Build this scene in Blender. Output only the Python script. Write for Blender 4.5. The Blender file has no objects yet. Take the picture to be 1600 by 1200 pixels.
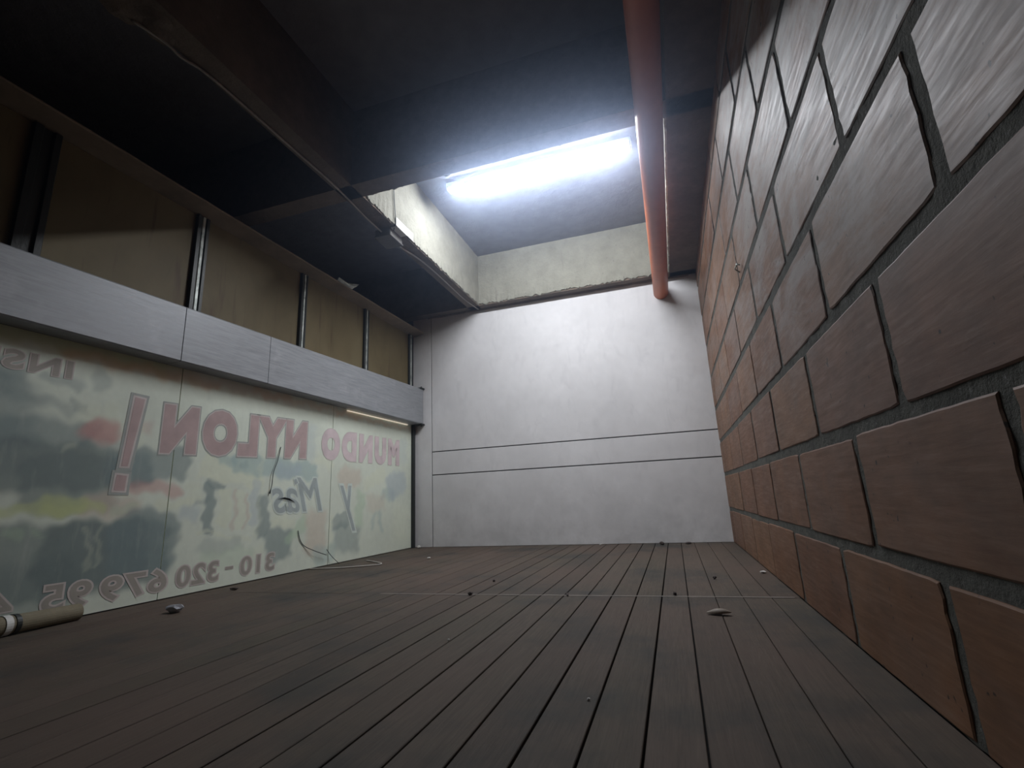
import bpy, bmesh, math, random
import numpy as np
from mathutils import Vector, Matrix, noise as mnoise
random.seed(7)
S = bpy.context.scene
COL = S.collection

# ---------------------------------------------------------------- camera
cam_d = bpy.data.cameras.new('camera'); cam = bpy.data.objects.new('camera', cam_d); COL.objects.link(cam)
yaw, pitch, roll = 0.304375, 0.231934, -0.0466088
cy, sy, cp, sp = math.cos(yaw), math.sin(yaw), math.cos(pitch), math.sin(pitch)
f = Vector((-sy*cp, cy*cp, sp)); r0 = Vector((cy, sy, 0)); u0 = r0.cross(f)
cr, sr = math.cos(roll), math.sin(roll)
r = cr*r0 + sr*u0; u = -sr*r0 + cr*u0
M = Matrix((r, u, -f)).transposed().to_4x4(); M.translation = Vector((0, 0, 0.36))
cam.matrix_world = M
cam_d.sensor_width = 36; cam_d.lens = 761.03/1600*36; cam_d.clip_start = 0.01
S.camera = cam
# ---------------------------------------------------------------- world, exposure
W = bpy.data.worlds.new('world'); S.world = W; W.use_nodes = True
wn = W.node_tree; wn.nodes['Background'].inputs[0].default_value = (0.75, 0.72, 0.70, 1)
wn.nodes['Background'].inputs[1].default_value = 0.006        # faint light of the dark shop behind the camera
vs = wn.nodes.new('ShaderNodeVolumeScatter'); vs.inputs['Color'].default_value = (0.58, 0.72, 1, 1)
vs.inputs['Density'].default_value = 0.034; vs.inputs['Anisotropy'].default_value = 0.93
wn.links.new(vs.outputs[0], wn.nodes['World Output'].inputs['Volume'])   # thin haze added to stand in for lens bloom round the lamp
S.view_settings.view_transform = 'Standard'; S.view_settings.look = 'None'
S.view_settings.exposure = 0.7; S.view_settings.gamma = 1
S.view_settings.use_curve_mapping = False
LAMP_POWER = 158.0
S.cycles.max_bounces = 8; S.cycles.diffuse_bounces = 5; S.cycles.volume_bounces = 0
S.cycles.sample_clamp_indirect = 3

# ---------------------------------------------------------------- dimensions
XR, XL, YB, ZC = 0.358, -2.2, 3.86, 2.04
def LX(y): return -2.231 + 0.021*y       # left wall plane sheared so its far corner fits the image pixels

# ---------------------------------------------------------------- material helper
class N:
    def __init__(s, name, rough=0.8, metal=0.0, spec=0.5):
        s.m = bpy.data.materials.new(name); s.m.use_nodes = True; s.t = s.m.node_tree
        s.b = s.t.nodes['Principled BSDF']; s.b.inputs['Roughness'].default_value = rough
        s.b.inputs['Metallic'].default_value = metal; s.b.inputs['Specular IOR Level'].default_value = spec
        s.obj = s.n('ShaderNodeTexCoord').outputs['Object']
    def n(s, t): return s.t.nodes.new(t)
    def l(s, a, b): s.t.links.new(a, b)
    def mapping(s, scale=(1,1,1), rnd=False):
        mp = s.n('ShaderNodeMapping'); mp.inputs['Scale'].default_value = scale; s.l(s.obj, mp.inputs[0])
        if rnd:
            oi = s.n('ShaderNodeObjectInfo'); mu = s.n('ShaderNodeMath'); mu.operation = 'MULTIPLY'; mu.inputs[1].default_value = 40
            s.l(oi.outputs['Random'], mu.inputs[0]); s.l(mu.outputs[0], mp.inputs['Location'])
        return mp.outputs[0]
    def noise(s, scale, detail=4, rough=0.6, vec=None, dist=0):
        k = s.n('ShaderNodeTexNoise'); k.inputs['Scale'].default_value = scale; k.inputs['Detail'].default_value = detail
        k.inputs['Roughness'].default_value = rough; k.inputs['Distortion'].default_value = dist
        s.l(vec if vec is not None else s.obj, k.inputs['Vector']); return k.outputs['Fac']
    def ramp(s, fac, stops):
        k = s.n('ShaderNodeValToRGB'); e = k.color_ramp.elements
        while len(e) < len(stops): e.new(0.5)
        for i, (p, c) in enumerate(stops):
            e[i].position = p; e[i].color = (c, c, c, 1) if isinstance(c, (int, float)) else (*c, 1)
        s.l(fac, k.inputs[0]); return k.outputs[0]
    def mix(s, fac, a, b, mode='MIX'):
        k = s.n('ShaderNodeMix'); k.data_type = 'RGBA'; k.blend_type = mode
        for v, i in ((fac, 0), (a, 6), (b, 7)):
            if hasattr(v, 'links'): s.l(v, k.inputs[i])
            elif isinstance(v, (int, float)): k.inputs[i].default_value = v if i == 0 else (v, v, v, 1)
            else: k.inputs[i].default_value = (*v, 1)
        return k.outputs[2]
    def rnd(s): return s.n('ShaderNodeObjectInfo').outputs['Random']
    def color(s, c):
        if hasattr(c, 'links'): s.l(c, s.b.inputs['Base Color'])
        else: s.b.inputs['Base Color'].default_value = (*c, 1)
    def rough(s, c): s.l(c, s.b.inputs['Roughness'])
    def bump(s, h, strength=0.3, dist=0.01):
        k = s.n('ShaderNodeBump'); k.inputs['Strength'].default_value = strength; k.inputs['Distance'].default_value = dist
        s.l(h, k.inputs['Height']); s.l(k.outputs[0], s.b.inputs['Normal'])

def m_simple(name, c, rough=0.8, metal=0.0, var=0.25, scale=8, bump=0.2, spec=0.5):
    k = N(name, rough, metal, spec)
    a = k.noise(scale, 5, 0.65)
    lo = tuple(v*(1-var) for v in c); hi = tuple(min(1, v*(1+var)) for v in c)
    k.color(k.ramp(a, [(0.3, lo), (0.7, hi)]))
    if bump: k.bump(k.noise(scale*8, 4, 0.6), bump, 0.004)
    return k.m

def m_brick():
    k = N('brick_clay', 0.55, spec=0.4)
    v = k.mapping((1, 1, 1), True)
    streak = k.noise(5, 6, 0.65, k.mapping((1, 1.6, 18), True), 0.3)
    cloud = k.noise(7, 5, 0.6, v)
    base = k.ramp(k.rnd(), [(0.0, (0.150, 0.067, 0.034)), (0.35, (0.180, 0.086, 0.042)), (0.7, (0.195, 0.103, 0.056)), (1.0, (0.155, 0.073, 0.043))])
    c = k.mix(0.8, base, k.ramp(cloud, [(0.3, 0.68), (0.7, 1.25)]), 'MULTIPLY')
    c = k.mix(0.5, c, k.ramp(streak, [(0.35, 0.75), (0.65, 1.25)]), 'MULTIPLY')
    # pale patches, mostly lamp glare painted in, stronger on upper and near courses
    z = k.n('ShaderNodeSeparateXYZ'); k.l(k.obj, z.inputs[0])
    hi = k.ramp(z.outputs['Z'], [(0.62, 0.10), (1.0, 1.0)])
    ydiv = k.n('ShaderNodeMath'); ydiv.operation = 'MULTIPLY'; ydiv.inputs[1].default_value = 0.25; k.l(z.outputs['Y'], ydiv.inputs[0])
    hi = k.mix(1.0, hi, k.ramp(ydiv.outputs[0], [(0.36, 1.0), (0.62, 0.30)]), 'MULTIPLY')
    glare = k.noise(3.0, 7, 0.7, k.mapping((1, 1, 3.0)), 0.5)
    patch = k.mix(1.0, k.ramp(glare, [(0.42, 0.0), (0.60, 0.95)]), hi, 'MULTIPLY')
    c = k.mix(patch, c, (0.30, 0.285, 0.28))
    c = k.mix(k.ramp(streak, [(0.55, 0.0), (0.75, 0.22)]), c, (0.24, 0.20, 0.18))
    pits = k.noise(48, 2, 0.5, v)
    c = k.mix(k.ramp(pits, [(0.25, 0.9), (0.29, 0.0)]), c, (0.02, 0.014, 0.012))
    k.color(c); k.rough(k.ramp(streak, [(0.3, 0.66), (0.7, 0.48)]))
    k.bump(k.mix(0.4, streak, k.noise(30, 3, 0.5, v)), 0.14, 0.004)
    return k.m
def m_mortar():
    k = N('mortar_cement', 0.9, spec=0.25)
    c = k.ramp(k.noise(18, 6, 0.7), [(0.3, (0.075, 0.077, 0.068)), (0.7, (0.150, 0.152, 0.135))])
    k.color(k.mix(k.ramp(k.noise(90, 2), [(0.66, 0), (0.74, 0.6)]), c, (0.3, 0.3, 0.3)))
    k.bump(k.noise(55, 6, 0.75), 0.9, 0.012); return k.m
def m_plank():
    k = N('plank_wood', 0.7, spec=0.15)
    grain = k.noise(9, 7, 0.7, k.mapping((14, 0.7, 1), True), 0.6)
    fine = k.noise(40, 4, 0.6, k.mapping((8, 0.35, 1), True))
    base = k.ramp(k.rnd(), [(0, (0.080, 0.065, 0.053)), (0.4, (0.099, 0.080, 0.064)), (0.75, (0.086, 0.074, 0.057)), (1, (0.105, 0.084, 0.069))])
    c = k.mix(0.8, base, k.ramp(grain, [(0.3, 0.62), (0.55, 1.0), (0.75, 1.25)]), 'MULTIPLY')
    c = k.mix(0.5, c, k.ramp(fine, [(0.35, 0.7), (0.65, 1.2)]), 'MULTIPLY')
    geo = k.n('ShaderNodeNewGeometry').outputs['Position']
    big = k.noise(1.1, 4, 0.6, geo)
    c = k.mix(k.ramp(big, [(0.42, 0.0), (0.62, 0.55)]), c, (0.109, 0.076, 0.062))
    st = k.noise(2.3, 5, 0.65, geo)
    c = k.mix(k.ramp(st, [(0.34, 0.85), (0.50, 0.0)]), c, (0.046, 0.046, 0.043))
    k.color(c); k.bump(k.mix(0.5, grain, fine), 0.25, 0.004); return k.m
def m_wallpanel():
    k = N('white_painted_board', 0.75, spec=0.3)
    a = k.noise(2.0, 6, 0.65); b = k.noise(14, 5, 0.6); d = k.noise(5, 4, 0.6, k.mapping((2.2, 1, 0.9)), 1.2)
    c = k.mix(0.9, (0.68, 0.68, 0.70), k.ramp(a, [(0.3, 0.88), (0.7, 1.06)]), 'MULTIPLY')
    c = k.mix(0.5, c, k.ramp(b, [(0.3, 0.93), (0.7, 1.05)]), 'MULTIPLY')
    c = k.mix(k.ramp(d, [(0.54, 0.0), (0.70, 0.30)]), c, (0.50, 0.50, 0.525))
    z = k.n('ShaderNodeSeparateXYZ'); k.l(k.n('ShaderNodeNewGeometry').outputs['Position'], z.inputs[0])
    foot_tone = k.ramp(z.outputs['Z'], [(0.0, 0.75), (0.60, 0.0)])  # mottled tone, darker towards the bottom of the wall
    dm = k.mix(1.0, foot_tone, k.ramp(k.noise(6, 5, 0.7), [(0.35, 0.1), (0.65, 1.0)]), 'MULTIPLY')
    k.color(k.mix(dm, c, (0.45, 0.45, 0.465)))
    k.bump(k.noise(30, 5, 0.6), 0.15, 0.003); return k.m
def m_concrete(name, c, var=0.35, sc=3, rough=0.9):
    k = N(name, rough, spec=0.2)
    a = k.noise(sc, 7, 0.7); b = k.noise(sc*7, 4, 0.6)
    col = k.mix(0.9, c, k.ramp(a, [(0.3, 1-var), (0.7, 1+var)]), 'MULTIPLY')
    k.color(k.mix(0.5, col, k.ramp(b, [(0.3, 0.8), (0.7, 1.15)]), 'MULTIPLY'))
    k.bump(k.noise(sc*10, 6, 0.7), 0.6, 0.012); return k.m
def m_plaster():
    k = N('cream_plaster', 0.85, spec=0.2)
    a = k.noise(7, 6, 0.7); b = k.noise(60, 3, 0.5)
    c = k.ramp(a, [(0.3, (0.23, 0.228, 0.19)), (0.65, (0.31, 0.305, 0.262))])
    drip = k.noise(10, 3, 0.5, k.mapping((4, 4, 0.35)))
    c = k.mix(k.ramp(drip, [(0.66, 0), (0.75, 0.6)]), c, (0.22, 0.21, 0.18))
    k.color(k.mix(k.ramp(b, [(0.27, 0.7), (0.33, 0)]), c, (0.15, 0.14, 0.12)))
    k.bump(k.noise(25, 6, 0.75), 0.9, 0.012); return k.m
def m_beam():
    k = N('grey_painted_metal', 0.5, 0.25, 0.5)
    s_ = k.noise(8, 5, 0.65, k.mapping((1, 0.9, 12)), 0.5)
    c = k.ramp(s_, [(0.3, (0.235, 0.25, 0.27)), (0.7, (0.36, 0.378, 0.405))])
    k.color(k.mix(k.ramp(k.noise(5, 5, 0.7), [(0.58, 0), (0.7, 0.4)]), c, (0.45, 0.46, 0.49)))
    k.rough(k.ramp(s_, [(0.3, 0.4), (0.7, 0.6)])); k.bump(s_, 0.1, 0.002); return k.m
def m_yellow():
    k = N('yellowed_board', 0.6, spec=0.35)
    a = k.noise(3, 6, 0.65, k.mapping((1, 1, 0.6), True), 0.5)
    c = k.ramp(a, [(0.3, (0.092, 0.071, 0.031)), (0.5, (0.132, 0.103, 0.050)), (0.72, (0.162, 0.133, 0.071))])
    drip = k.noise(9, 3, 0.5, k.mapping((3, 3, 0.25), True))
    c = k.mix(k.ramp(drip, [(0.60, 0), (0.72, 0.65)]), c, (0.067, 0.034, 0.014))
    k.color(c); k.bump(k.noise(40, 4), 0.1, 0.002); return k.m
def m_print():
    k = N('faded_print', 0.55, spec=0.4)
    at = k.n('ShaderNodeAttribute'); at.attribute_name = 'print'
    c = k.mix(0.35, at.outputs['Color'], k.ramp(k.noise(24, 5, 0.7), [(0.3, 0.85), (0.7, 1.12)]), 'MULTIPLY')
    fade = k.noise(12, 4, 0.6, k.mapping((1, 2.5, 0.5)))
    k.color(k.mix(k.ramp(fade, [(0.55, 0), (0.8, 0.3)]), c, (0.55, 0.59, 0.54))); return k.m
def m_emit(name, c, s_):
    k = N(name); k.b.inputs['Emission Color'].default_value = (*c, 1); k.b.inputs['Emission Strength'].default_value = s_
    k.color((0.8, 0.8, 0.8)); return k.m

MAT = dict(
    paleRed=m_simple('lettering_pale_red', (0.66, 0.56, 0.58), 0.55, 0, 0.15, 9, 0),
    dustline=m_simple('pale_dust', (0.20, 0.175, 0.155), 0.8, 0, 0.3, 20),
    greyplastic=m_simple('dusty_grey_plastic', (0.12, 0.115, 0.11), 0.7, 0, 0.2),
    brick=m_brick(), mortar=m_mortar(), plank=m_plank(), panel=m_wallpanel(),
    concrete=m_concrete('brown_concrete', (0.17, 0.135, 0.105)), dark=m_simple('dark_gap', (0.012, 0.011, 0.010), 0.9),
    slab=m_concrete('dark_slab', (0.27, 0.275, 0.31), 0.12, 1.6, 0.7), plaster=m_plaster(), beam=m_beam(), yellow=m_yellow(),
    subfloor=m_simple('subfloor_dark', (0.015, 0.013, 0.012)), pipe=m_simple('terracotta_plastic', (0.50, 0.145, 0.060), 0.45, 0, 0.12, 6, 0.05, 0.3),
    post=m_simple('dark_steel', (0.02, 0.024, 0.024), 0.45, 0.2), zinc=m_simple('worn_zinc', (0.42, 0.46, 0.44), 0.4, 0.4, 0.6, 25, 0.5),
    print=m_print(), tube=m_emit('lamp_tube_glow', (0.88, 0.92, 1.0), LAMP_POWER), white=m_simple('white_plastic', (0.62, 0.62, 0.60), 0.5, 0, 0.1),
    cable=m_simple('pale_cable', (0.33, 0.31, 0.28), 0.6), blackwire=m_simple('black_wire', (0.02, 0.025, 0.025), 0.5),
    whitecable=m_simple('white_cord', (0.45, 0.43, 0.40), 0.6), ledge=m_simple('wooden_ledge', (0.21, 0.165, 0.115), 0.75, 0, 0.3, 6),
    red=m_simple('lettering_red', (0.46, 0.345, 0.34), 0.55, 0, 0.15, 9, 0), pinkline=m_simple('lettering_outline', (0.58, 0.53, 0.51), 0.55, 0, 0.1, 9, 0),
    greyletter=m_simple('lettering_grey', (0.38, 0.44, 0.44), 0.55, 0, 0.12, 9, 0), paleline=m_simple('lettering_pale_outline', (0.64, 0.72, 0.67), 0.55, 0, 0.1, 9, 0),
    tanletter=m_simple('lettering_tan', (0.36, 0.335, 0.30), 0.55, 0, 0.12, 9, 0), darkedge=m_simple('lettering_dark_edge', (0.36, 0.39, 0.37), 0.55, 0, 0.1, 9, 0),
    card=m_simple('cardboard', (0.19, 0.165, 0.11), 0.8, 0, 0.15, 12), shell=m_simple('dry_husk', (0.24, 0.20, 0.16), 0.6), chip=m_simple('dark_chip', (0.035, 0.022, 0.018), 0.7),
    bag=m_simple('clear_plastic_film', (0.36, 0.37, 0.41), 0.7), leak=m_emit('daylight_gap', (1, 0.86, 0.72), 0.38),
)

# ---------------------------------------------------------------- mesh helpers
def link(name, bm, mat, parent=None, smooth=False):
    me = bpy.data.meshes.new(name); bm.normal_update(); bm.to_mesh(me); bm.free()
    me.materials.append(MAT[mat])
    if smooth:
        for p in me.polygons: p.use_smooth = True
    o = bpy.data.objects.new(name, me); COL.objects.link(o)
    if parent: o.parent = parent
    return o
def tag(o, label=None, cat=None, group=None, kind=None):
    for k, v in (('label', label), ('category', cat), ('group', group), ('kind', kind)):
        if v: o[k] = v
    return o
def empty(name, loc, **kw):
    o = bpy.data.objects.new(name, None); COL.objects.link(o); o.location = loc; o.empty_display_size = 0.05
    bpy.context.view_layer.update(); return tag(o, **kw)
def child(o, parent):      # keep world place
    o.parent = parent; o.matrix_parent_inverse = Matrix.Translation(parent.location).inverted(); return o
def box(bm, x0, x1, y0, y1, z0, z1, bev=0.0):
    vs_ = [bm.verts.new(p) for p in ((x0,y0,z0),(x1,y0,z0),(x1,y1,z0),(x0,y1,z0),(x0,y0,z1),(x1,y0,z1),(x1,y1,z1),(x0,y1,z1))]
    fs = [bm.faces.new([vs_[i] for i in q]) for q in ((0,3,2,1),(4,5,6,7),(0,1,5,4),(1,2,6,5),(2,3,7,6),(3,0,4,7))]
    if bev:
        es = {e for fc in fs for e in fc.edges}
        bmesh.ops.bevel(bm, geom=list(es), offset=bev, segments=1, affect='EDGES')
def shear_left(bm):
    for v in bm.verts: v.co.x += LX(v.co.y) + 2.2
def tube(bm, pts, rad, seg=8, cap=True):
    pts = [Vector(p) for p in pts]; rings = []
    rad = rad if isinstance(rad, (list, tuple)) else [rad]*len(pts)
    for i, p in enumerate(pts):
        d = (pts[min(i+1, len(pts)-1)] - pts[max(i-1, 0)]).normalized()
        a = d.cross(Vector((0, 0, 1)));  a = a.normalized() if a.length > 1e-3 else Vector((1, 0, 0))
        b = d.cross(a).normalized()
        rings.append([bm.verts.new(p + (a*math.cos(t) + b*math.sin(t))*rad[i]) for t in (2*math.pi*j/seg for j in range(seg))])
    for q, w in zip(rings, rings[1:]):
        for j in range(seg): bm.faces.new((q[j], q[(j+1) % seg], w[(j+1) % seg], w[j]))
    if cap: bm.faces.new(rings[0][::-1]); bm.faces.new(rings[-1])
def nz(x, y=0.0, z=0.0): return mnoise.noise(Vector((x, y, z)))

# ---------------------------------------------------------------- floor of long narrow planks
bm = bmesh.new(); box(bm, -2.4, 0.55, -1.6, 4.05, -0.12, -0.022)
floor = tag(link('floor', bm, 'subfloor'), kind='structure', label='floor of long narrow worn wooden planks')
x = -0.261; PW = 0.0885; k0 = -22
for k in range(k0, 7):
    x0 = x + PW*k; x1 = x0 + PW
    gap = 0.0022 if k < 3 else 0.0011
    if k < -8: gap = 0.0015
    yj = 1.925 + 0.035*(k/20)
    for ya, yb in ((-1.5, yj-0.0012), (yj+0.0012, YB)):
        bm = bmesh.new(); dz = random.uniform(-0.0012, 0.0)
        box(bm, x0+gap, x1-gap, ya, yb, -0.02, dz, 0.0012)
        o = link('plank', bm, 'plank'); o.parent = floor

bm = bmesh.new()
for i in range(40):
    xa = -1.22 + 1.56*i/40; xb = xa + 0.039
    def yj_(x_): return 1.925 + 0.035*((x_+0.261)/PW/20)
    ya_, yb_ = yj_(xa) + 0.002*nz(i), yj_(xb) + 0.002*nz(i+1)
    vs_ = [bm.verts.new(p) for p in ((xa, ya_-0.006, 0.0004), (xb, yb_-0.006, 0.0004), (xb, yb_+0.006+0.003*nz(i, 3), 0.0004), (xa, ya_+0.006+0.003*nz(i-1, 3), 0.0004))]
    bm.faces.new(vs_)
bmesh.ops.remove_doubles(bm, verts=bm.verts, dist=0.004)
link('dust_line', bm, 'dustline', floor)
# ---------------------------------------------------------------- ceiling: ribs round deep coffers
bm = bmesh.new()
box(bm, -1.57, -1.465, -1.6, 4.0, ZC, 2.56)          # rib with the cable
box(bm, 0.160, 0.56, -1.6, 4.0, ZC, 2.56)            # flat strip by the brick wall
for a, b in ((1.945, 2.055), (3.775, 4.05), (0.08, 0.20), (-1.72, -1.6)):
    box(bm, -3.0, 0.4, a, b, ZC, 2.56)
box(bm, -3.1, -3.0, -1.7, 4.05, 1.5, 2.56)
ceiling = tag(link('ceiling', bm, 'concrete'), kind='structure', label='dark concrete ceiling of ribs and deep coffers')
bm = bmesh.new(); box(bm, -3.1, 0.56, -1.7, 4.05, 2.51, 2.66)
link('coffer_slab', bm, 'slab', ceiling)
# cream plaster lining of the lit coffer, lower edge broken
def lining(a, b, nrm, n):
    bm = bmesh.new(); a = Vector(a); b = Vector(b); nrm = Vector(nrm)
    cols = []
    for i in range(n+1):
        p = a.lerp(b, i/n)
        j = 0.010*nz(i*0.31, a.x, 3) + 0.009*nz(i*1.3, a.y, 5) + 0.005*random.uniform(-1, 1)
        zb = ZC + 0.004 + max(-0.012, j)
        th = 0.012 + 0.003*nz(i*0.5, 7)
        col = []
        for z, t in ((zb, 0), (zb+0.004, th*0.8), (zb+0.03, th), (2.2, 0.013), (2.54, 0.013)):
            q = p + nrm*(t + 0.003*nz(i*0.2, z*9)); q.z = z; col.append(bm.verts.new(q))
        cols.append(col)
    for c, d in zip(cols, cols[1:]):
        for j in range(4): bm.faces.new((c[j], d[j], d[j+1], c[j+1]))
    bmesh.ops.recalc_face_normals(bm, faces=bm.faces)
    return link('plaster_lining', bm, 'plaster', ceiling)
lining((-1.465, 2.055, 0), (-1.465, 3.775, 0), (1, 0, 0), 150)
lining((-1.465, 3.775, 0), (0.16, 3.775, 0), (0, -1, 0), 150)
lining((0.16, 3.775, 0), (0.16, 2.055, 0), (-1, 0, 0), 120)
lining((0.16, 2.055, 0), (-1.465, 2.055, 0), (0, 1, 0), 120)
# old mortar smear on the rib
bm = bmesh.new()
for (px, py, s_) in ((-1.60, 0.86, 0.05), (-1.57, 0.97, 0.04), (-1.52, 0.93, 0.035), (-1.56, 0.80, 0.04)):
    vs_ = [bm.verts.new((px + s_*(1+0.3*nz(a, px))*math.cos(a*0.785), py + s_*1.4*math.sin(a*0.785), ZC-0.001)) for a in range(8)]
    top = bm.verts.new((px, py, ZC-0.012))
    for i in range(8): bm.faces.new((vs_[i], top, vs_[(i+1) % 8]))
link('mortar_smear', bm, 'concrete', ceiling)

# ---------------------------------------------------------------- back wall: painted boards
bm = bmesh.new(); box(bm, -3.0, 0.6, YB+0.008, YB+0.14, -0.1, 2.1)
wall_back = tag(link('wall_back', bm, 'dark'), kind='structure', label='white painted board wall closing the far end')
XS = -1.975
def wpanel(x0, x1, z0, z1):
    bm = bmesh.new(); box(bm, x0, x1, YB, YB+0.02, z0, z1, 0.0015)
    link('panel', bm, 'panel', wall_back)
wpanel(XS+0.004, XR+0.01, 0.796, ZC); wpanel(XS+0.004, XR+0.01, 0.597, 0.788); wpanel(XS+0.004, XR+0.01, 0.0, 0.589)
wpanel(-2.16, XS-0.003, 0.0, ZC)
# uneven mortar bead between back wall and ceiling
bm = bmesh.new(); pts = [(-2.0 + 2.3*i/50, YB-0.004, ZC-0.004+0.006*nz(i*0.4)) for i in range(51)]
tube(bm, pts, [0.010+0.005*nz(i*0.6, 2) for i in range(51)], 6)
link('mortar_bead', bm, 'concrete', wall_back)

# ---------------------------------------------------------------- right wall: large clay bricks
bm = bmesh.new()
NY, NZ = 260, 100
y0w, y1w = -1.6, 3.95
g = [[bm.verts.new((XR + 0.0004 - 0.003*max(0, nz(j*0.35, i*0.35)) + 0.0016*nz(j*1.1, i*1.1, 4), y0w + (y1w-y0w)*j/NY, ZC*i/NZ)) for j in range(NY+1)] for i in range(NZ+1)]
for i in range(NZ):
    for j in range(NY): bm.faces.new((g[i][j], g[i][j+1], g[i+1][j+1], g[i+1][j]))
bmesh.ops.reverse_faces(bm, faces=bm.faces)
wall_right = tag(link('wall_right', bm, 'mortar', smooth=True), kind='structure', label='right wall of large ribbed clay bricks in grey mortar')
bm = bmesh.new(); box(bm, XR+0.025, XR+0.2, -1.6, 3.95, -0.1, ZC)
link('wall_core', bm, 'dark', wall_right)
beds = [-0.012, 0.226, 0.464, 0.700, 0.938, 1.177, 1.425, 1.668, 1.91, 2.15]
odd = [-1.28, -0.80, -0.32, 0.16, 0.665, 1.142, 1.62, 2.09, 2.56, 3.05, 3.50, 3.93]
evn = [-1.52, -1.04, -0.56, -0.06, 0.42, 0.905, 1.375, 1.862, 2.33, 2.80, 3.25, 3.70, 4.1]
def brick(y0, y1, z0, z1, seed):
    bm = bmesh.new(); ny, nz_ = 14, 10; P = []
    loop = [(y0+(y1-y0)*i/ny, z0) for i in range(ny)] + [(y1, z0+(z1-z0)*i/nz_) for i in range(nz_)] \
         + [(y1-(y1-y0)*i/ny, z1) for i in range(ny)] + [(y0, z1-(z1-z0)*i/nz_) for i in range(nz_)]
    pr = 0.0020 + 0.0018*random.random(); tilt = random.uniform(-0.0022, 0.0022)
    cyy, czz = (y0+y1)/2, (z0+z1)/2
    fr, ou, bk = [], [], []
    for i, (y, z) in enumerate(loop):
        corner = i in (0, ny, ny+nz_, 2*ny+nz_)
        side = (ny <= i <= ny+nz_) or i >= 2*ny+nz_ or i == 0
        a = 0.0040 if side else 0.0016
        dy = a*nz(y*48, z*48, seed) + (0.002 if y < cyy else -0.002)*corner + (0.0022*random.uniform(-1, 1) if side else 0)
        dz_ = a*nz(y*30, z*30, seed+9) + (0.002 if z < czz else -0.002)*corner
        y_, z_ = y+dy, z+dz_; sl = tilt*(y-cyy)/(y1-y0)
        xin = XR - pr + sl
        fr.append(bm.verts.new((xin, y_+(0.003 if y_ < cyy else -0.003), z_+(0.003 if z_ < czz else -0.003))))
        ou.append(bm.verts.new((xin+0.0018, y_, z_))); bk.append(bm.verts.new((XR+0.024, y_, z_)))
    n = len(loop)
    bm.faces.new(fr)
    for i in range(n):
        j = (i+1) % n
        bm.faces.new((ou[i], ou[j], fr[j], fr[i])); bm.faces.new((bk[i], bk[j], ou[j], ou[i]))
    bmesh.ops.recalc_face_normals(bm, faces=bm.faces)
    if sum(fc.normal.x for fc in bm.faces if len(fc.verts) > 4) > 0: bmesh.ops.reverse_faces(bm, faces=bm.faces)
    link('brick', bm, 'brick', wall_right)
sd = 0
for c in range(9):
    js = evn if c % 2 == 0 else odd
    for a, b in zip(js, js[1:]):
        z0, z1 = beds[c], beds[c+1]
        hj = 0.0125 if a < 2.0 else 0.009
        bj = 0.013
        b_ = min(b-hj + (0.0 if b < 3.86 else 0.02), 3.885); t_ = min(z1-bj, ZC-0.002)
        if a+hj > 3.8: continue
        sd += 1
        jz = random.uniform(-0.003, 0.003) if z1 < 2 else 0
        brick(a+hj+random.uniform(-0.002, 0.003), b_, max(0.001, z0+bj+jz), t_+jz, sd*3.1)

# ---------------------------------------------------------------- left wall: upper yellowed boards between steel posts
bm = bmesh.new(); box(bm, -2.26, -2.225, -1.6, 3.9, 0.0, 1.90); shear_left(bm)
wall_left = tag(link('wall_left', bm, 'dark'), kind='structure', label='left wall of yellowed boards between dark steel posts')
posts = [-0.49, 0.24, 1.02, 1.695, 2.43, 3.11, 3.775]  # far posts scaled about the camera onto the sheared wall plane
ends = posts + [3.86]
for a, b in zip([-1.5]+posts, posts):
    bm = bmesh.new(); box(bm, -2.222, -2.200, a+0.012, b-0.012, 1.20, 1.874, 0.001); shear_left(bm); link('board', bm, 'yellow', wall_left)
for i, p in enumerate(posts):
    w = 0.045 if p < 1.2 else (0.034 if p < 2 else 0.027)
    bm = bmesh.new()
    box(bm, -2.200, -2.180, p-w, p-w*0.35, 1.20, 1.873, 0.002); box(bm, -2.200, -2.180, p+w*0.45, p+w, 1.20, 1.873, 0.002)
    box(bm, -2.200, -2.192, p-w*0.35, p+w*0.45, 1.20, 1.873)
    shear_left(bm); po = link('post', bm, 'post', wall_left)
    if p > 1.2:
        bm = bmesh.new(); n = 12
        rows = [[bm.verts.new((-2.184 + dx + 0.001*nz(k*2, p), p-w*0.02+dy, 1.20 + 0.668*k/n)) for dx, dy in ((-0.006, -w*0.42), (0.005, -w*0.2), (0.005, w*0.2), (-0.006, w*0.42))] for k in range(n+1)]
        for q, s_ in zip(rows, rows[1:]):
            for j in range(3): bm.faces.new((q[j], q[j+1], s_[j+1], s_[j]))
        bmesh.ops.recalc_face_normals(bm, faces=bm.faces)
        shear_left(bm); link('zinc_rail', bm, 'zinc', po)
# ledge: a board lying above the posts, its thin front edge worn
bm = bmesh.new(); n = 60; rows = []
for k in range(n+1):
    y = -1.5 + 5.35*k/n; e = 0.004*nz(k*0.7) ; zt = 1.903 - 0.009*(y-0.8)/3
    rows.append([bm.verts.new(p) for p in ((-2.225, y, zt-0.030), (-2.095+e, y, zt-0.006), (-2.092+e, y, zt), (-2.095+e, y, zt+0.005), (-2.225, y, zt+0.005))])
for q, s_ in zip(rows, rows[1:]):
    for j in range(5): bm.faces.new((q[j], q[(j+1) % 5], s_[(j+1) % 5], s_[j]))
bm.faces.new(rows[0]); bm.faces.new(rows[-1][::-1])
bmesh.ops.recalc_face_normals(bm, faces=bm.faces)
shear_left(bm); link('ledge', bm, 'ledge', wall_left)
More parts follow.
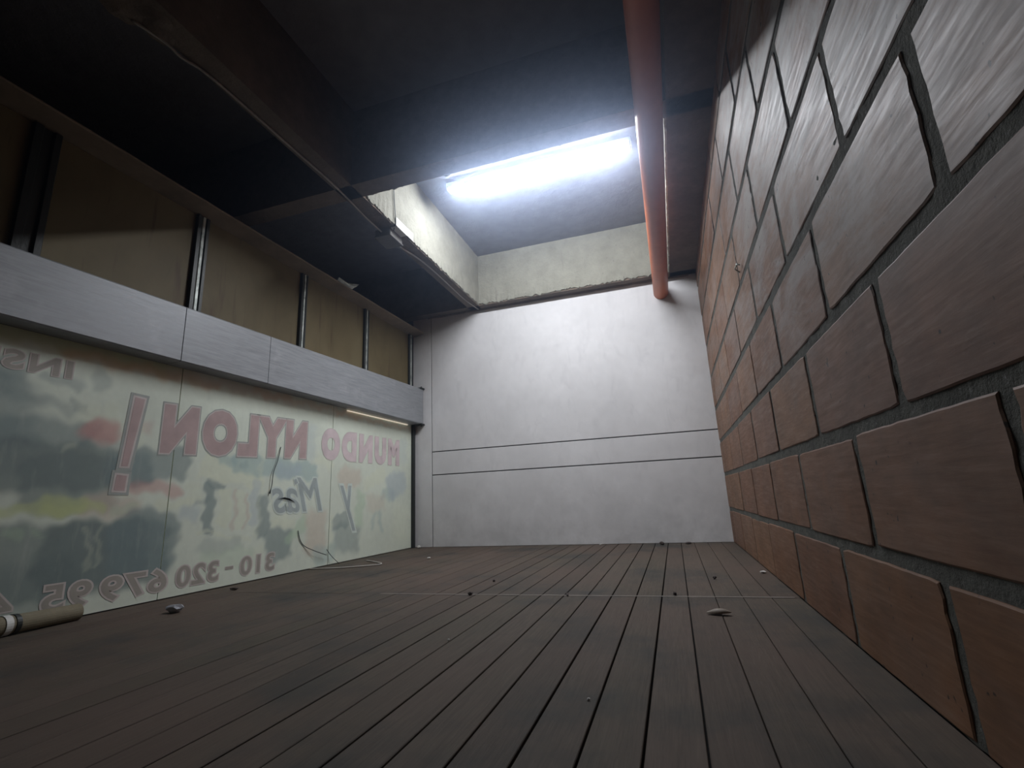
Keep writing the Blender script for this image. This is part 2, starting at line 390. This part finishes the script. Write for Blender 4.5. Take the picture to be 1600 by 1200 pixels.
# dark vertical seal and narrow strip where the printed panels meet the back wall
bm = bmesh.new(); box(bm, -2.2, -2.176, 3.812, 3.834, 0.0, 1.05, 0.002); box(bm, -2.2, -2.186, 3.838, 3.858, 0.0, 1.05, 0.002); shear_left(bm)
link('seal', bm, 'post', wall_left)

# ---------------------------------------------------------------- the metal box beam on the left wall
beam = empty('box_beam', (-2.15, 1.5, 1.045), label='long grey metal box beam running along the left wall above the print', cat='beam')
def zb(y): return 1.050 - 0.010*(y-0.9)/3
def zt(y): return 1.304 + 0.058*(y-0.9)/3
for a, b in ((-1.5, 1.592), (1.596, 2.100), (2.103, 3.845)):
    bm = bmesh.new(); rows = []
    n = 8
    for k in range(n+1):
        y = a+(b-a)*k/n
        rows.append([bm.verts.new(p) for p in ((-2.198, y, zb(y)), (-2.106, y, zb(y)), (-2.100, y, zb(y)+0.006), (-2.100, y, zt(y)-0.006), (-2.106, y, zt(y)), (-2.198, y, zt(y)))])
    for q, s_ in zip(rows, rows[1:]):
        for j in range(6): bm.faces.new((q[j], q[(j+1) % 6], s_[(j+1) % 6], s_[j]))
    bm.faces.new(rows[0]); bm.faces.new(rows[-1][::-1])
    bmesh.ops.recalc_face_normals(bm, faces=bm.faces); shear_left(bm)
    child(link('beam_section', bm, 'beam'), beam)
for z in (zb(3.85)-0.008, zt(3.85)-0.004):
    bm = bmesh.new(); box(bm, -2.17, -2.092, 3.800, 3.859, z, z+0.014, 0.002)
    tube(bm, [(-2.11, 3.83, z-0.012), (-2.11, 3.83, z+0.026)], 0.007, 6); shear_left(bm)
    child(link('bracket', bm, 'post'), beam)

# ---------------------------------------------------------------- printed panels (seen from behind) with vertex-coloured faded print
banner = empty('printed_banner', (-2.2, 1.6, 0.0), label='faded green and red advertising print seen mirrored from behind, below the beam', cat='sign')
BASE = np.array((0.70, 0.765, 0.665))
# (kind, y, z, half-y, half-z, angle, colour, opacity, softness) : the faded picture of the print
SL = (0.115, 0.155, 0.160); SD = (0.095, 0.125, 0.125); CR = (0.42, 0.45, 0.36); RD = (0.33, 0.17, 0.16); TE = (0.20, 0.28, 0.28)
BE = (0.36, 0.31, 0.26); GN = (0.27, 0.36, 0.26); BL = (0.24, 0.29, 0.33); OL = (0.27, 0.28, 0.15); OR = (0.40, 0.24, 0.12); YG = (0.33, 0.37, 0.18)
SH = [
 (1.2, 1.035, 0.55, 0.035, 0, OL, .8, .02), (1.55, 1.00, 0.35, 0.022, 0, OR, .55, .02), (2.0, 1.02, 0.4, 0.03, 0, BE, .7, .02), (2.6, 1.02, 0.5, 0.018, 0, OR, .4, .02), (3.3, 1.0, 0.5, 0.016, 0, OR, .35, .015),
 (1.06, 0.895, 0.05, 0.05, 0, SL, .6, .015), (1.22, 0.885, 0.07, 0.022, -.3, SL, .5, .012), (1.34, 0.92, 0.035, 0.04, .3, SL, .4, .015), (1.15, 0.80, 0.12, 0.02, -.25, SL, .45, .015), (0.95, 0.83, 0.1, 0.05, 0, SL, .5, .02), (1.28, 0.80, 0.03, 0.02, 0, SL, .5, .01),
 (1.36, 0.77, 0.09, 0.05, 0, CR, .5, .03), (0.75, 0.7, 0.4, 0.2, 0, SL, .7, .05),
 (1.16, 0.68, 0.20, 0.055, 0, SL, .75, .02), (1.06, 0.56, 0.42, 0.09, 0, SD, .85, .02), (1.30, 0.50, 0.17, 0.12, 0, SD, .8, .02),
 (1.50, 0.56, 0.10, 0.07, 0, SL, .8, .02), (1.42, 0.22, 0.20, 0.13, 0, SD, .8, .02), (1.08, 0.12, 0.3, 0.10, 0, SD, .6, .03), (1.40, 0.66, 0.10, 0.03, 0, SL, .4, .02),
 (1.37, 0.705, 0.065, 0.045, 0, RD, .9, .02), (1.52, 0.74, 0.06, 0.03, 0, RD, .35, .02), (1.27, 0.635, 0.03, 0.012, .3, CR, .4, .01),
 (1.63, 0.585, 0.14, 0.075, .1, SL, .8, .015), (1.52, 0.66, 0.012, 0.09, -.2, CR, .35, .008), (1.62, 0.48, 0.12, 0.026, -.1, RD, .65, .015),
 (1.45, 0.405, 0.12, 0.045, 0, BE, .75, .02), (1.50, 0.40, 0.06, 0.018, 0.2, GN, .4, .01),
 (1.20, 0.40, 0.22, 0.020, 0, YG, .75, .012), (1.28, 0.415, 0.075, 0.035, 0, YG, .8, .012),
 (1.25, 0.21, 0.46, 0.14, 0, SD, .85, .02), (1.60, 0.25, 0.15, 0.14, 0, SL, .85, .02), (0.6, 0.25, 0.4, 0.15, 0, SL, .8, .03),
 (1.14, 0.315, 0.03, 0.018, 0, GN, .5, .01), (1.21, 0.325, 0.02, 0.012, 0, GN, .5, .01), (1.385, 0.25, 0.010, 0.08, .08, CR, .30, .006), (1.42, 0.25, 0.008, 0.085, -.06, CR, .30, .006),
 (1.72, 0.41, 0.08, 0.02, 0, CR, .8, .01), (1.80, 0.46, 0.04, 0.05, 0, CR, .5, .02), (1.85, 0.42, 0.05, 0.012, .5, SL, .4, .008), (1.80, 0.36, 0.05, 0.03, 0, BL, .5, .02),
 (2.02, 0.57, 0.20, 0.065, -.12, CR, .9, .015), (1.98, 0.625, 0.06, 0.025, 0, TE, .7, .012), (2.09, 0.60, 0.03, 0.02, 0, SL, .5, .01),
 (1.895, 0.375, 0.028, 0.13, .05, SL, .85, .008), (1.93, 0.50, 0.06, 0.015, -.2, SL, .8, .008),
 (1.985, 0.385, 0.035, 0.10, 0, CR, .8, .008), (2.045, 0.37, 0.012, 0.10, 0, BE, .6, .005), (2.085, 0.37, 0.025, 0.10, 0, CR, .7, .008), (2.12, 0.36, 0.01, 0.1, 0, BE, .6, .005),
 (2.17, 0.41, 0.03, 0.13, 0, BL, .5, .01), (2.235, 0.33, 0.04, 0.11, .08, SL, .8, .012), (2.0, 0.245, 0.17, 0.010, -.22, CR, .6, .006), (1.98, 0.20, 0.12, 0.035, 0, SL, .35, .02), (2.03, 0.13, 0.15, 0.05, 0, GN, .35, .02),
 (2.36, 0.17, 0.10, 0.09, 0, SL, .8, .02), (2.21, 0.15, 0.04, 0.03, 0, CR, .5, .015), (2.38, 0.29, 0.10, 0.03, 0, CR, .8, .015),
 (2.33, 0.60, 0.32, 0.055, -.04, TE, .75, .015), (2.40, 0.585, 0.10, 0.04, 0, BL, .6, .03), (2.70, 0.66, 0.10, 0.03, -.4, CR, .7, .02),
 (2.50, 0.24, 0.10, 0.035, .6, GN, .65, .015), (2.66, 0.21, 0.09, 0.14, 0, BE, .7, .03), (2.80, 0.18, 0.025, 0.13, 0, CR, .6, .01),
 (2.90, 0.27, 0.085, 0.055, 0, SL, .65, .012), (2.97, 0.15, 0.14, 0.09, -.2, SL, .6, .03), (2.75, 0.07, 0.1, 0.06, 0, TE, .5, .02),
 (2.98, 0.56, 0.12, 0.07, 0, BE, .7, .03), (3.10, 0.34, 0.05, 0.13, -.1, GN, .6, .02), (3.28, 0.56, 0.15, 0.05, .35, CR, .7, .02),
 (3.46, 0.44, 0.09, 0.045, 0, TE, .5, .02), (3.58, 0.52, 0.14, 0.10, .25, BL, .65, .03), (3.30, 0.38, 0.12, 0.06, 0, BE, .45, .03), (3.36, 0.24, 0.02, 0.08, .35, TE, .5, .015), (3.27, 0.25, 0.02, 0.07, -.3, TE, .45, .015),
 (2.56, 0.78, 0.06, 0.12, 0, BL, .35, .03), (2.2, 0.58, 0.015, 0.35, 0, CR, .35, .01), (3.68, 0.8, 0.06, 0.1, 0, BL, .3, .04), (3.65, 0.2, 0.12, 0.15, 0, CR, .4, .05),
]
def panel_mesh(ya, yb):
    st = 0.009; ny = int((yb-ya)/st); nzv = 116
    Y = np.linspace(ya, yb, ny+1); Z = np.linspace(0.004, 1.049, nzv+1)
    YY, ZZ = np.meshgrid(Y, Z)
    wy = YY + 0.010*np.sin(ZZ*37+YY*11) + 0.006*np.sin(ZZ*91-YY*53); wz = ZZ + 0.010*np.sin(YY*31-ZZ*17) + 0.005*np.sin(YY*83+ZZ*40)
    C = np.ones((*YY.shape, 3))*BASE
    C *= (1 + 0.05*np.sin(wy*7)*np.sin(wz*9))[..., None]
    for (cy_, cz, hy, hz, an, col, op, so) in SH:
        dy, dz_ = wy-cy_, wz-cz; a, b = dy*math.cos(an)+dz_*math.sin(an), -dy*math.sin(an)+dz_*math.cos(an)
        rr = min(hy, hz)*0.6
        q = np.hypot(np.maximum(np.abs(a)-hy+rr, 0), np.maximum(np.abs(b)-hz+rr, 0)) - rr
        w = op*np.clip(0.5 - q/(2*so), 0, 1); w = (w*w*(3-2*w/op)/op if op else w)
        C = C*(1-w[..., None]*0.84) + np.array(col)*1.75*w[..., None]*0.84
    verts = [(LX(y)+0.0, y, z) for z, y in zip(ZZ.ravel(), YY.ravel())]
    W1 = ny+1
    faces = [(i*W1+j, i*W1+j+1, (i+1)*W1+j+1, (i+1)*W1+j) for i in range(nzv) for j in range(ny)]
    nv = len(verts)      # solid back
    verts += [(LX(ya)-0.008, ya, 0.004), (LX(yb)-0.008, yb, 0.004), (LX(yb)-0.008, yb, 1.049), (LX(ya)-0.008, ya, 1.049)]
    c0, c1, c2, c3 = 0, ny, nzv*W1+ny, nzv*W1
    faces += [(nv+1, nv, nv+3, nv+2), (c0, nv, nv+1, c1), (c1, nv+1, nv+2, c2), (c2, nv+2, nv+3, c3), (c3, nv+3, nv, c0)]
    me = bpy.data.meshes.new('banner_panel'); me.from_pydata(verts, [], faces)
    at = me.color_attributes.new('print', 'FLOAT_COLOR', 'POINT')
    cc = np.ones((len(verts), 4), dtype=np.float32); cc[:nv, :3] = C.reshape(-1, 3); cc[nv:, :3] = BASE
    at.data.foreach_set('color', cc.ravel()); me.materials.append(MAT['print'])
    o = bpy.data.objects.new('banner_panel', me); COL.objects.link(o); child(o, banner)
for a, b in ((-1.4, -0.532), (-0.528, 0.578), (0.582, 1.683), (1.687, 2.778), (2.782, 3.810)):
    panel_mesh(a, b)
# lettering: mirrored because the print faces the street
def text_mesh(txt, mat, y0, y1, z0, z1, lift, offset=0.0, shear=0.0, spacing=1.0, slope=0.0, raise_=0.0):
    """txt mirrored; the text's last letter stands at y0 (near end), its first at y1."""
    cu = bpy.data.curves.new('lettering', 'FONT'); cu.body = txt; cu.size = 1; cu.bevel_depth = offset; cu.bevel_resolution = 1; cu.shear = shear
    cu.space_character = spacing; cu.resolution_u = 4
    to = bpy.data.objects.new('lettering', cu); COL.objects.link(to); bpy.context.view_layer.update()
    me = bpy.data.meshes.new_from_object(to.evaluated_get(bpy.context.evaluated_depsgraph_get()))
    bpy.data.objects.remove(to)
    # the frame is measured on the un-thickened letters so fill and outline register
    cu.bevel_depth = 0; to = bpy.data.objects.new('lettering', cu); COL.objects.link(to); bpy.context.view_layer.update()
    m2 = bpy.data.meshes.new_from_object(to.evaluated_get(bpy.context.evaluated_depsgraph_get())); bpy.data.objects.remove(to)
    bm = bmesh.new(); bm.from_mesh(me)          # keep the front skin only: print is flat
    bmesh.ops.delete(bm, geom=[fc for fc in bm.faces if fc.calc_center_median().z < -1e-6 or fc.normal.z < 0.02], context='FACES'); bm.to_mesh(me); bm.free()
    xs = [v.co.x for v in m2.vertices]; ys = [v.co.y for v in m2.vertices]; xa, xb, ya, yb = min(xs), max(xs), min(ys), max(ys)
    for v in me.vertices:
        s_ = (v.co.x-xa)/(xb-xa); t = (v.co.y-ya)/(yb-ya); y = y1 + (y0-y1)*s_; z = z0 + (z1-z0)*t + slope*(y-y0) + raise_
        v.co = (LX(y)+lift, y, z)
    me.materials.clear(); me.materials.append(MAT[mat]); me.name = 'lettering'
    
    o = bpy.data.objects.new('lettering', me); COL.objects.link(o); return child(o, banner)
def word(txt, y0, y1, z0, z1, fill, line, ofs, ln, edge=None, **kw):
    if edge: text_mesh(txt, edge, y0, y1, z0, z1, 0.0008, ofs+ln*2.1, **kw)
    text_mesh(txt, line, y0, y1, z0, z1, 0.0011, ofs+ln, **kw)
    text_mesh(txt, fill, y0, y1, z0, z1, 0.0014, ofs, **kw)
word('NYLON', 1.635, 2.52, 0.655, 0.845, 'red', 'pinkline', 0.075, 0.020, 'darkedge', spacing=1.32, slope=0.035)
word('MUNDO', 2.69, 3.60, 0.690, 0.865, 'paleRed', 'pinkline', 0.070, 0.020, None, spacing=1.32, slope=0.0)
word('INSU', 0.93, 1.235, 0.90, 0.965, 'tanletter', 'pinkline', 0.03, 0.035, None, spacing=1.15)
word('Mas', 2.285, 2.70, 0.345, 0.545, 'greyletter', 'paleline', 0.012, 0.035, None, shear=0.35)
word('y', 2.88, 3.05, 0.20, 0.50, 'greyletter', 'paleline', 0.010, 0.035, None, shear=0.35)
PH = dict(spacing=1.08)
for t, a, b in (('47', 1.045, 1.175), ('95', 1.265, 1.415), ('679', 1.455, 1.715), ('320', 1.765, 1.975), ('-', 2.02, 2.06), ('310', 2.11, 2.33)):
    z0 = 0.040 if a < 2.2 else 0.035
    if t == '-': word(t, a, b, 0.082, 0.092, 'tanletter', 'pinkline', 0.01, 0.02, None)
    else: word(t, a, b, z0, z0+0.088, 'tanletter', 'pinkline', 0.02, 0.045, None, **PH)
# exclamation mark, a long tapering bar over a square dot
def poly(pts, mat, lift):
    bm = bmesh.new(); bm.faces.new([bm.verts.new((LX(y)+lift, y, z)) for y, z in pts]); bmesh.ops.recalc_face_normals(bm, faces=bm.faces)
    child(link('lettering', bm, mat), banner)
def grow(pts, g_):
    cy_ = sum(p[0] for p in pts)/len(pts); cz = sum(p[1] for p in pts)/len(pts)
    return [(y+(g_ if y > cy_ else -g_), z+(g_ if z > cz else -g_)) for y, z in pts]
poly([(2.452, 0.500), (2.492, 0.515), (2.470, 0.548), (2.440, 0.540)], 'paleline', 0.0016); poly([(2.458, 0.506), (2.482, 0.516), (2.465, 0.540), (2.448, 0.535)], 'greyletter', 0.0022)
for pts in ([(1.462, 0.568), (1.492, 0.568), (1.528, 0.868), (1.482, 0.872)], [(1.446, 0.468), (1.492, 0.466), (1.494, 0.532), (1.450, 0.536)]):
    poly(grow(pts, 0.017), 'darkedge', 0.0010); poly(grow(pts, 0.006), 'pinkline', 0.0016); poly(grow(pts, -0.002), 'red', 0.0022)
# slit of outside light under the beam
bm = bmesh.new(); box(bm, -2.199, -2.190, 2.92, 3.74, 1.030, 1.0345); shear_left(bm)
child(link('light_slit', bm, 'leak'), banner)

# ---------------------------------------------------------------- tube lamp fixed to the slab of the coffer
lamp = empty('tube_lamp', (-0.63, 2.74, 2.51), label='glowing white tube lamp fixed inside the open ceiling coffer', cat='lamp')
LY, LZ = 2.74, 2.462
bm = bmesh.new(); arc = [math.radians(-60 + 120*k/8) for k in range(9)]     # shallow frosted diffuser facing down
pa, pb = [[bm.verts.new((x_, LY+0.030*math.sin(t), LZ+0.012-0.030*(math.cos(t)-0.5))) for t in arc] for x_ in (-1.245, -0.025)]
for k in range(8): bm.faces.new((pa[k], pb[k], pb[k+1], pa[k+1]))
bmesh.ops.recalc_face_normals(bm, faces=bm.faces)
if bm.faces[:][4].normal.z > 0: bmesh.ops.reverse_faces(bm, faces=bm.faces)
child(link('diffuser', bm, 'tube', smooth=True), lamp)
bm = bmesh.new()
prof = [(-0.030, 0.013), (-0.032, 0.049), (0.032, 0.049), (0.030, 0.013), (0.014, 0.016), (0.0, 0.016), (-0.014, 0.016)]
ra = [bm.verts.new((-1.26, LY+a, LZ+b)) for a, b in prof]; rb = [bm.verts.new((-0.01, LY+a, LZ+b)) for a, b in prof]
for i in range(7): bm.faces.new((ra[i], ra[(i+1) % 7], rb[(i+1) % 7], rb[i]))
bm.faces.new(ra[::-1]); bm.faces.new(rb); bmesh.ops.recalc_face_normals(bm, faces=bm.faces)
child(link('housing', bm, 'white'), lamp)
for x_ in (-1.252, -0.018):
    bm = bmesh.new(); box(bm, x_-0.007, x_+0.007, LY-0.030, LY+0.030, LZ-0.006, LZ+0.046, 0.003); child(link('end_cap', bm, 'white'), lamp)

# ---------------------------------------------------------------- orange pipe under the ceiling
pipe = empty('drain_pipe', (0.078, 1.2, 1.86), label='orange plastic drain pipe under the ceiling beside the brick wall', cat='pipe')
bm = bmesh.new(); tube(bm, [(0.078, y, 1.922) for y in (-1.5, 0, 1.2, 2.4, 3.4, 3.868)], 0.0575, 32); child(link('pipe_tube', bm, 'pipe', smooth=True), pipe)
for y in (0.2, 3.0):
    bm = bmesh.new(); tube(bm, [(0.078, y, 1.978), (0.078, y, ZC+0.002)] if y < 1 else [(0.17, y, 1.96), (0.20, y, ZC+0.002)], 0.003, 5)
    if y < 1: child(link('hanger', bm, 'post'), pipe)
    else: bm.free()

# ---------------------------------------------------------------- cable, junction box and drop wire on the rib
bx = empty('junction_box', (-1.53, 2.45, ZC-0.045), label='small square plastic junction box under the ceiling rib', cat='junction box')
bm = bmesh.new(); box(bm, -1.600, -1.490, 2.375, 2.520, ZC-0.048, ZC-0.0005, 0.004); child(link('box_body', bm, 'greyplastic'), bx)
bm = bmesh.new(); box(bm, -1.604, -1.486, 2.370, 2.525, ZC-0.056, ZC-0.048, 0.002); child(link('box_cover', bm, 'greyplastic'), bx)
bm = bmesh.new(); box(bm, -1.450, -1.444, 2.37, 2.58, ZC-0.004, ZC+0.052, 0.001); box(bm, -1.490, -1.444, 2.38, 2.50, ZC-0.006, ZC-0.001, 0.001); child(link('upright_tab', bm, 'white'), bx)
def cable(name, pts, rad, mat, label, cat='cable', seg=6, parent=None):
    P = [Vector(p) for p in pts]; out = []
    for i in range(len(P)-1):
        p0, p1, p2, p3 = P[max(0, i-1)], P[i], P[i+1], P[min(len(P)-1, i+2)]
        for t in (k/5 for k in range(5)):
            out.append(0.5*((2*p1)+(p2-p0)*t+(2*p0-5*p1+4*p2-p3)*t*t+(3*p1-p0-3*p2+p3)*t**3))
    out.append(P[-1]); bm = bmesh.new(); tube(bm, out, rad, seg)
    o = link(name, bm, mat, parent, smooth=True)
    return tag(o, label, cat) if label else o
zc = ZC-0.007
cable('ceiling_cable', [(-1.60, 0.90, zc), (-1.575, 1.0, zc), (-1.572, 1.06, zc-0.006), (-1.555, 1.14, zc), (-1.548, 1.3, zc), (-1.545, 1.62, zc), (-1.538, 1.85, zc-0.003), (-1.545, 2.02, zc-0.004), (-1.553, 2.2, zc-0.012), (-1.550, 2.37, zc-0.018)], 0.0055, 'cable', 'pale cable along the ceiling rib on the near side of the junction box')
cable('ceiling_cable', [(-1.545, 2.525, zc-0.018), (-1.540, 2.62, zc-0.012), (-1.515, 2.85, zc-0.002), (-1.512, 3.2, zc), (-1.515, 3.55, zc), (-1.50, 3.72, zc), (-1.49, 3.835, zc)], 0.0055, 'cable', 'pale cable from the junction box along the ceiling rib to the far wall')
cable('drop_wire', [(-1.482, 2.40, ZC-0.02), (-1.448, 2.365, ZC+0.03), (-1.446, 2.350, ZC+0.13), (-1.446, 2.33, ZC+0.30), (-1.446, 2.32, 2.508)], 0.0026, 'blackwire', 'thin dark wire rising from the junction box up the bright coffer side', 'wire')

# ---------------------------------------------------------------- small things on walls
def tabs(name, pts, th, mat, label, cat):
    bm = bmesh.new(); n = len(pts); a = [bm.verts.new(p) for p in pts]; b = [bm.verts.new(Vector(p)+Vector(th)) for p in pts]
    bm.faces.new(a); bm.faces.new(b[::-1])
    for i in range(n): bm.faces.new((a[i], b[i], b[(i+1) % n], a[(i+1) % n]))
    bmesh.ops.recalc_face_normals(bm, faces=bm.faces); return tag(link(name, bm, mat), label, cat)
lz = 1.904
tabs('metal_clip', [(LX(2.7)+0.085, 2.66, lz), (LX(2.7)+0.106, 2.80, lz), (LX(2.7)+0.122, 2.86, lz+0.060), (LX(2.7)+0.118, 2.83, lz+0.028), (LX(2.7)+0.105, 2.75, lz+0.026), (LX(2.7)+0.090, 2.67, lz+0.040)], (-0.014, 0.006, 0), 'zinc', 'small bent metal clip standing on the ledge of the left wall', 'clip')
cable('wire_hook', [(XR-0.001, 2.05, 1.222), (XR-0.016, 2.04, 1.232), (XR-0.022, 2.02, 1.229), (XR-0.014, 1.995, 1.238), (XR-0.022, 1.975, 1.226), (XR-0.012, 1.965, 1.218)], 0.0028, 'zinc', 'small twisted wire hook sticking out of the brick wall', 'hook')
def wl(y, z, d=0.0045): return (LX(y)+d, y, z)
cable('black_cord', [wl(2.325, 0.722), wl(2.30, 0.64, 0.012), wl(2.272, 0.57, 0.014), wl(2.268, 0.50, 0.012), wl(2.262, 0.452, 0.006)], [0.0022]*18+[0.004]*3, 'blackwire', 'short black cord hanging on the printed panels above the script lettering', 'cord')
tabs('torn_sliver', [wl(2.33, 0.424, 0.003), wl(2.37, 0.431, 0.010), wl(2.41, 0.424, 0.010), wl(2.46, 0.402, 0.003), wl(2.41, 0.414, 0.004), wl(2.36, 0.422, 0.004)], (0.002, 0, 0), 'blackwire', 'dark torn sliver on the printed panels below the black cord', 'scrap')
cable('thin_wire', [wl(2.50, 0.235), wl(2.52, 0.18), wl(2.56, 0.14), wl(2.63, 0.105, 0.02), wl(2.74, 0.068, 0.02)], 0.0022, 'blackwire', 'thin dark wire bent over the lower middle of the printed panels', 'wire')
cable('thin_wire', [wl(2.76, 0.10), wl(2.79, 0.055, 0.02), wl(2.83, 0.004, 0.05)], 0.0020, 'blackwire', 'short dark wire end at the panel seam touching the floor', 'wire')
cable('white_cord', [(-2.165, 2.60, 0.004), (-2.06, 2.61, 0.004), (-1.93, 2.66, 0.004), (-1.80, 2.75, 0.005), (-1.80, 2.82, 0.004), (-1.90, 2.90, 0.004), (-2.02, 2.98, 0.004)], 0.004, 'whitecable', 'thin white cord curled on the floor beside the printed panels', 'cord')

# cardboard roll by the left wall
roll = empty('cardboard_roll', (-2.135, 1.22, 0.0), label='hollow cardboard roll with a pale ring lying against the printed panels', cat='roll')
A = Vector((-2.125, 1.055, 0.034)); B = Vector((-2.150, 1.350, 0.027))
def ringtube(a, b, r1, r0, mat, nm):
    bm = bmesh.new(); d = (B-A).normalized(); p, q = A.lerp(B, a), A.lerp(B, b)
    ax = d.cross(Vector((0, 0, 1))).normalized(); up = ax.cross(d); sg = 24; R = []
    for c, rr in ((p, r1), (q, r1*0.97), (q, r0*0.97), (p, r0)):
        R.append([bm.verts.new(c + (ax*math.cos(2*math.pi*j/sg)+up*math.sin(2*math.pi*j/sg))*rr) for j in range(sg)])
    for i in range(4):
        for j in range(sg): bm.faces.new((R[i][j], R[i][(j+1) % sg], R[(i+1) % 4][(j+1) % sg], R[(i+1) % 4][j]))
    bmesh.ops.recalc_face_normals(bm, faces=bm.faces); return child(link(nm, bm, mat, smooth=False), roll)
ringtube(0.0, 1.0, 0.030, 0.024, 'card', 'roll_body'); 
o = ringtube(0.20, 0.27, 0.0325, 0.0302, 'white', 'ring'); o['label'] = 'pale ring'
o = ringtube(0.30, 0.35, 0.0322, 0.0300, 'post', 'ring'); o['label'] = 'dark ring'

# litter on the floor
def crumple(name, x_, y_, s3, mat, label, cat, seed, group=None):
    bm = bmesh.new(); bmesh.ops.create_icosphere(bm, subdivisions=2, radius=1)
    for v in bm.verts:
        d = 1 + 0.45*nz(v.co.x*1.7+seed, v.co.y*1.7, v.co.z*1.7) + 0.15*nz(v.co.x*5, v.co.y*5+seed, 1)
        v.co = Vector((v.co.x*s3[0]*d, v.co.y*s3[1]*d, v.co.z*s3[2]*d))
    mz = min(v.co.z for v in bm.verts)
    for v in bm.verts: v.co.z -= mz
    o = link(name, bm, mat); o.location = (x_, y_, 0.0); o.rotation_euler = (0, 0, seed); return tag(o, label, cat, group)
crumple('plastic_scrap', -1.856, 1.50, (0.034, 0.022, 0.014), 'bag', 'crumpled clear plastic scrap on the planks near the left wall', 'scrap', 0.2)
# curled husk: an open dry pod shape
bm = bmesh.new(); R = []
for i in range(9):
    t = i/8; w = 0.014*math.sin(math.pi*min(0.97, max(0.05, t)))**0.7
    R.append([bm.verts.new((-0.034+0.068*t, w*math.cos(a), 0.002+0.85*w*math.sin(a)+0.004*t)) for a in (math.radians(k) for k in (-10, 30, 70, 110, 150, 185))])
for p_, q_ in zip(R, R[1:]):
    for j in range(5): bm.faces.new((p_[j], p_[j+1], q_[j+1], q_[j]))
o = link('dry_husk', bm, 'shell', smooth=True); o.location = (0.085, 1.665, 0.002); o.rotation_euler = (0, 0, -0.12)
tag(o, 'pale curled dry husk on the floor, largest bit of litter right of centre', 'husk')
for i, (x_, y_, s_, lb) in enumerate([
    (-0.809, 1.899, (0.010, 0.007, 0.006), 'small dark chip on the planks left of the floor centre'),
    (-0.425, 1.925, (0.024, 0.004, 0.004), 'thin dark splinter lying on the board joint at mid floor'),
    (-0.039, 1.951, (0.007, 0.010, 0.006), 'dark chip standing on the board joint behind the husk'),
    (0.118, 2.297, (0.008, 0.008, 0.006), 'dark crumb on the planks beyond the husk nearer the brick wall'),
    (-0.822, 2.207, (0.006, 0.006, 0.005), 'tiny dark crumb behind the left chip on the planks'),
    (-2.04, 1.94, (0.016, 0.010, 0.006), 'small dark lump by the foot of the printed panels'),
    (-0.125, 3.74, (0.030, 0.014, 0.010), 'dark lump at the foot of the back wall right of centre'),
    (0.055, 3.76, (0.022, 0.012, 0.008), 'low dark lump at the back wall foot close to the brick corner')]):
    crumple('wood_chip', x_, y_, s_, 'chip', lb, 'chip', i*1.3+0.5)
for i, (x_, y_, s_, lb) in enumerate([
    (-1.602, 3.075, (0.012, 0.008, 0.005), 'pale plaster crumb on the floor near the far left corner'),
    (0.325, 2.46, (0.010, 0.016, 0.004), 'pale flake beside the foot of the brick wall'),
    (-0.56, 3.79, (0.016, 0.008, 0.005), 'pale crumb against the foot of the back wall'),
    (-2.06, 3.78, (0.016, 0.010, 0.010), 'pale crumb in the corner below the dark seal'),
    (-0.62, 1.30, (0.003, 0.003, 0.002), 'tiny white speck on the front planks, left of the other speck'),
    (-0.19, 0.98, (0.003, 0.003, 0.002), 'tiny white speck on the front planks near the centre')]):
    crumple('plaster_crumb', x_, y_, s_, 'white', lb, 'crumb', i*2.1+0.3)
